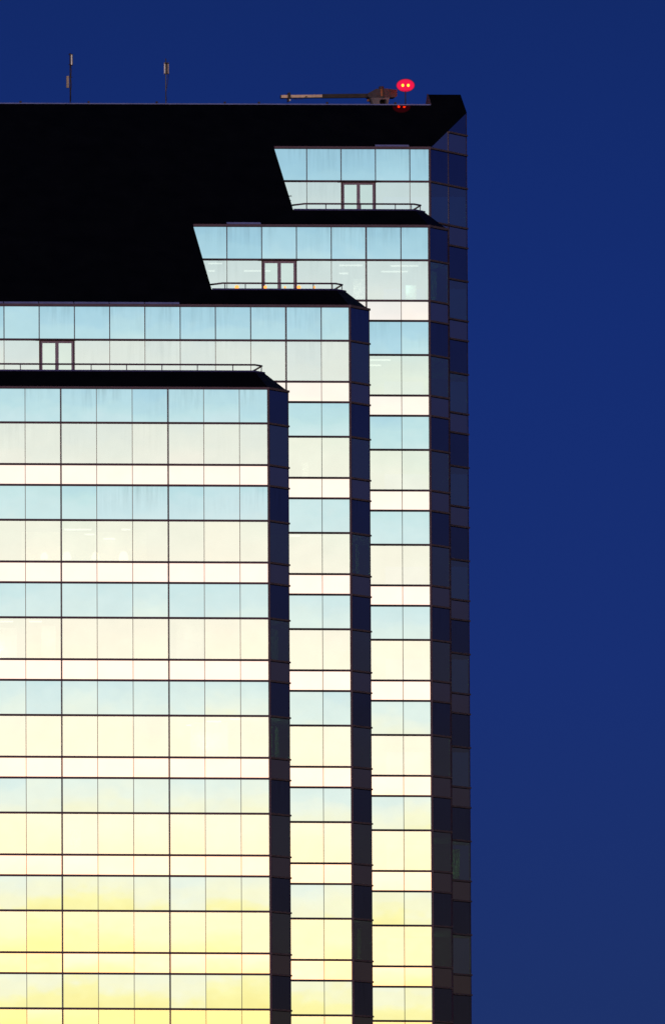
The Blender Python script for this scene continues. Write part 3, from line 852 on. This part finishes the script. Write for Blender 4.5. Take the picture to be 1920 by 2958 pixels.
lit_wall(1170, 1203, 822, 870, 3, 1.4, 'low pale partition in the window left of the dark corner, under two ceiling tubes', 3)
lit_wall(870, 892, 1335, 1380, 2, 1.2, 'small bright partition in the middle glass column, first full window', 4)
lit_wall(-30, 50, 1812, 1902, 1, 1.0, 'big white lit partition cut by the left picture edge', 14, lx=.35, lz=.3)
lit_wall(118, 162, 1806, 1890, 1, 1.1, 'narrow white lit partition left of the thick mullion, third window row', 6)
lit_wall(548, 660, 2086, 2185, 1, 1.1, 'wide white lit partition near the dark corner, fourth window row', 13, lx=.4, lz=.4)
lit_wall(508, 585, 1785, 1902, 1, 1.3, 'faintly lit partition right of the second thick mullion, third window row', 4)
lit_wall(60, 425, 1536, 1618, 1, 1.25, 'long pale partition behind the four warm lamps', 0.0)
lit_wall(200, 235, 2395, 2470, 1, 1.3, 'dim lit partition in the fifth window row, between the thick mullions', 3)

def curtain(f, n, j, u0, u1, label, energy, col=(.75, 1.0, .70), frac=1.0, bright=True):
    """pleated cloth hanging behind one chamfered corner window"""
    o = .22
    def C(u, w): return (XC[f] + C7 * u - C7 * w, YF[f] + C7 * u + C7 * w)
    zt_ = lev(n, 1) - .25; zb_ = zt_ - (HC - .26) * frac
    zb_ = max(zb_, lev(n, 2) + .005)
    t = thing('curtain', label, 'curtain', C((j + u0 + j + u1) / 2, o) + (zb_,), 'curtains in the corner windows')
    bm = bmesh.new(); pts = []; k = 14
    for i in range(k + 1):
        u = j + u0 + (u1 - u0) * i / k; pts.append(C(u, o + .02 * math.sin(i * 1.9)))
    a = [bm.verts.new(W(x, y, zb_)) for x, y in pts]; b = [bm.verts.new(W(x, y, zt_)) for x, y in pts]
    c = [bm.verts.new(W(x - .008, y + .008, zb_)) for x, y in pts]; d = [bm.verts.new(W(x - .008, y + .008, zt_)) for x, y in pts]
    for i in range(k):
        bm.faces.new([a[i], a[i + 1], b[i + 1], b[i]]); bm.faces.new([c[i + 1], c[i], d[i], d[i + 1]])
        bm.faces.new([b[i], b[i + 1], d[i + 1], d[i]]); bm.faces.new([a[i + 1], a[i], c[i], c[i + 1]])
    bm.faces.new([a[0], b[0], d[0], c[0]]); bm.faces.new([a[k], c[k], d[k], b[k]])
    link('cloth', bm, M_CURT, t)
    p0, p1 = C(j + u0 - .02, o), C(j + u1 + .02, o)
    bm = bmesh.new(); tube(bm, [p0 + (zt_ + .01,), p1 + (zt_ + .01,)], .01, 6); link('curtain_rail', bm, M_STEEL, t, True)
    if energy:
        ld = bpy.data.lights.new('office_light', 'POINT'); ld.energy = energy * 45; ld.color = col; ld.shadow_soft_size = .3
        lo_ = bpy.data.objects.new('office_light', ld); COL.objects.link(lo_)
        q = C(j + (u0 + u1) / 2, 1.15); lo_.location = W(q[0], q[1], (zt_ * .6 + zb_ * .4)); lo_.parent = t
    settle(t)
curtain(2, 1, 0, .18, .42, 'left of two curtains in the middle dark corner strip, second window down', .5)
curtain(2, 1, 0, .62, .76, 'right of two curtains in the middle dark corner strip, second window down', .25)
curtain(1, 3, 0, .24, .46, 'greenish curtain in the left dark corner strip, brightest window there', .8)
curtain(1, 3, 0, .64, .78, 'narrow greenish curtain right of the brightest one in the left dark corner strip', .4)
curtain(1, 2, 0, .30, .80, 'dim curtain in the left dark corner strip, one window above the brightest', .3)
curtain(2, 5, 0, .20, .42, 'left of two brownish curtains low in the middle dark corner strip', .5, (1, .9, .6))
curtain(2, 5, 0, .62, .76, 'right of two brownish curtains low in the middle dark corner strip', .25, (1, .9, .6))
curtain(4, 4, 1, .10, .80, 'wide green lit curtain low in the outermost dark strip', .9)
curtain(4, 5, 1, .04, .30, 'short bright green curtain near the bottom of the outermost dark strip', 1.1, frac=.72)
curtain(3, -2, 0, .45, .75, 'dim teal curtain in the dark strip right of the middle terrace row', .35, (.5, 1, .9))
curtain(3, -1, 0, .05, .30, 'dim teal curtain one window below the teal one in the third dark strip', .3, (.5, 1, .9))
curtain(4, -1, 1, .04, .38, 'teal curtain in the outermost dark strip beside the third corner roof', .35, (.5, 1, .8))

# ---------------------------------------------------------------- ground
bm = bmesh.new()
n = 24; R = 4000 / MOD
vs = [bm.verts.new(W(R * math.cos(2 * math.pi * k / n), R * math.sin(2 * math.pi * k / n), -ZG)) for k in range(n)]
bm.faces.new(vs)
g = link('ground', bm, M_GROUND); g['kind'] = 'structure'
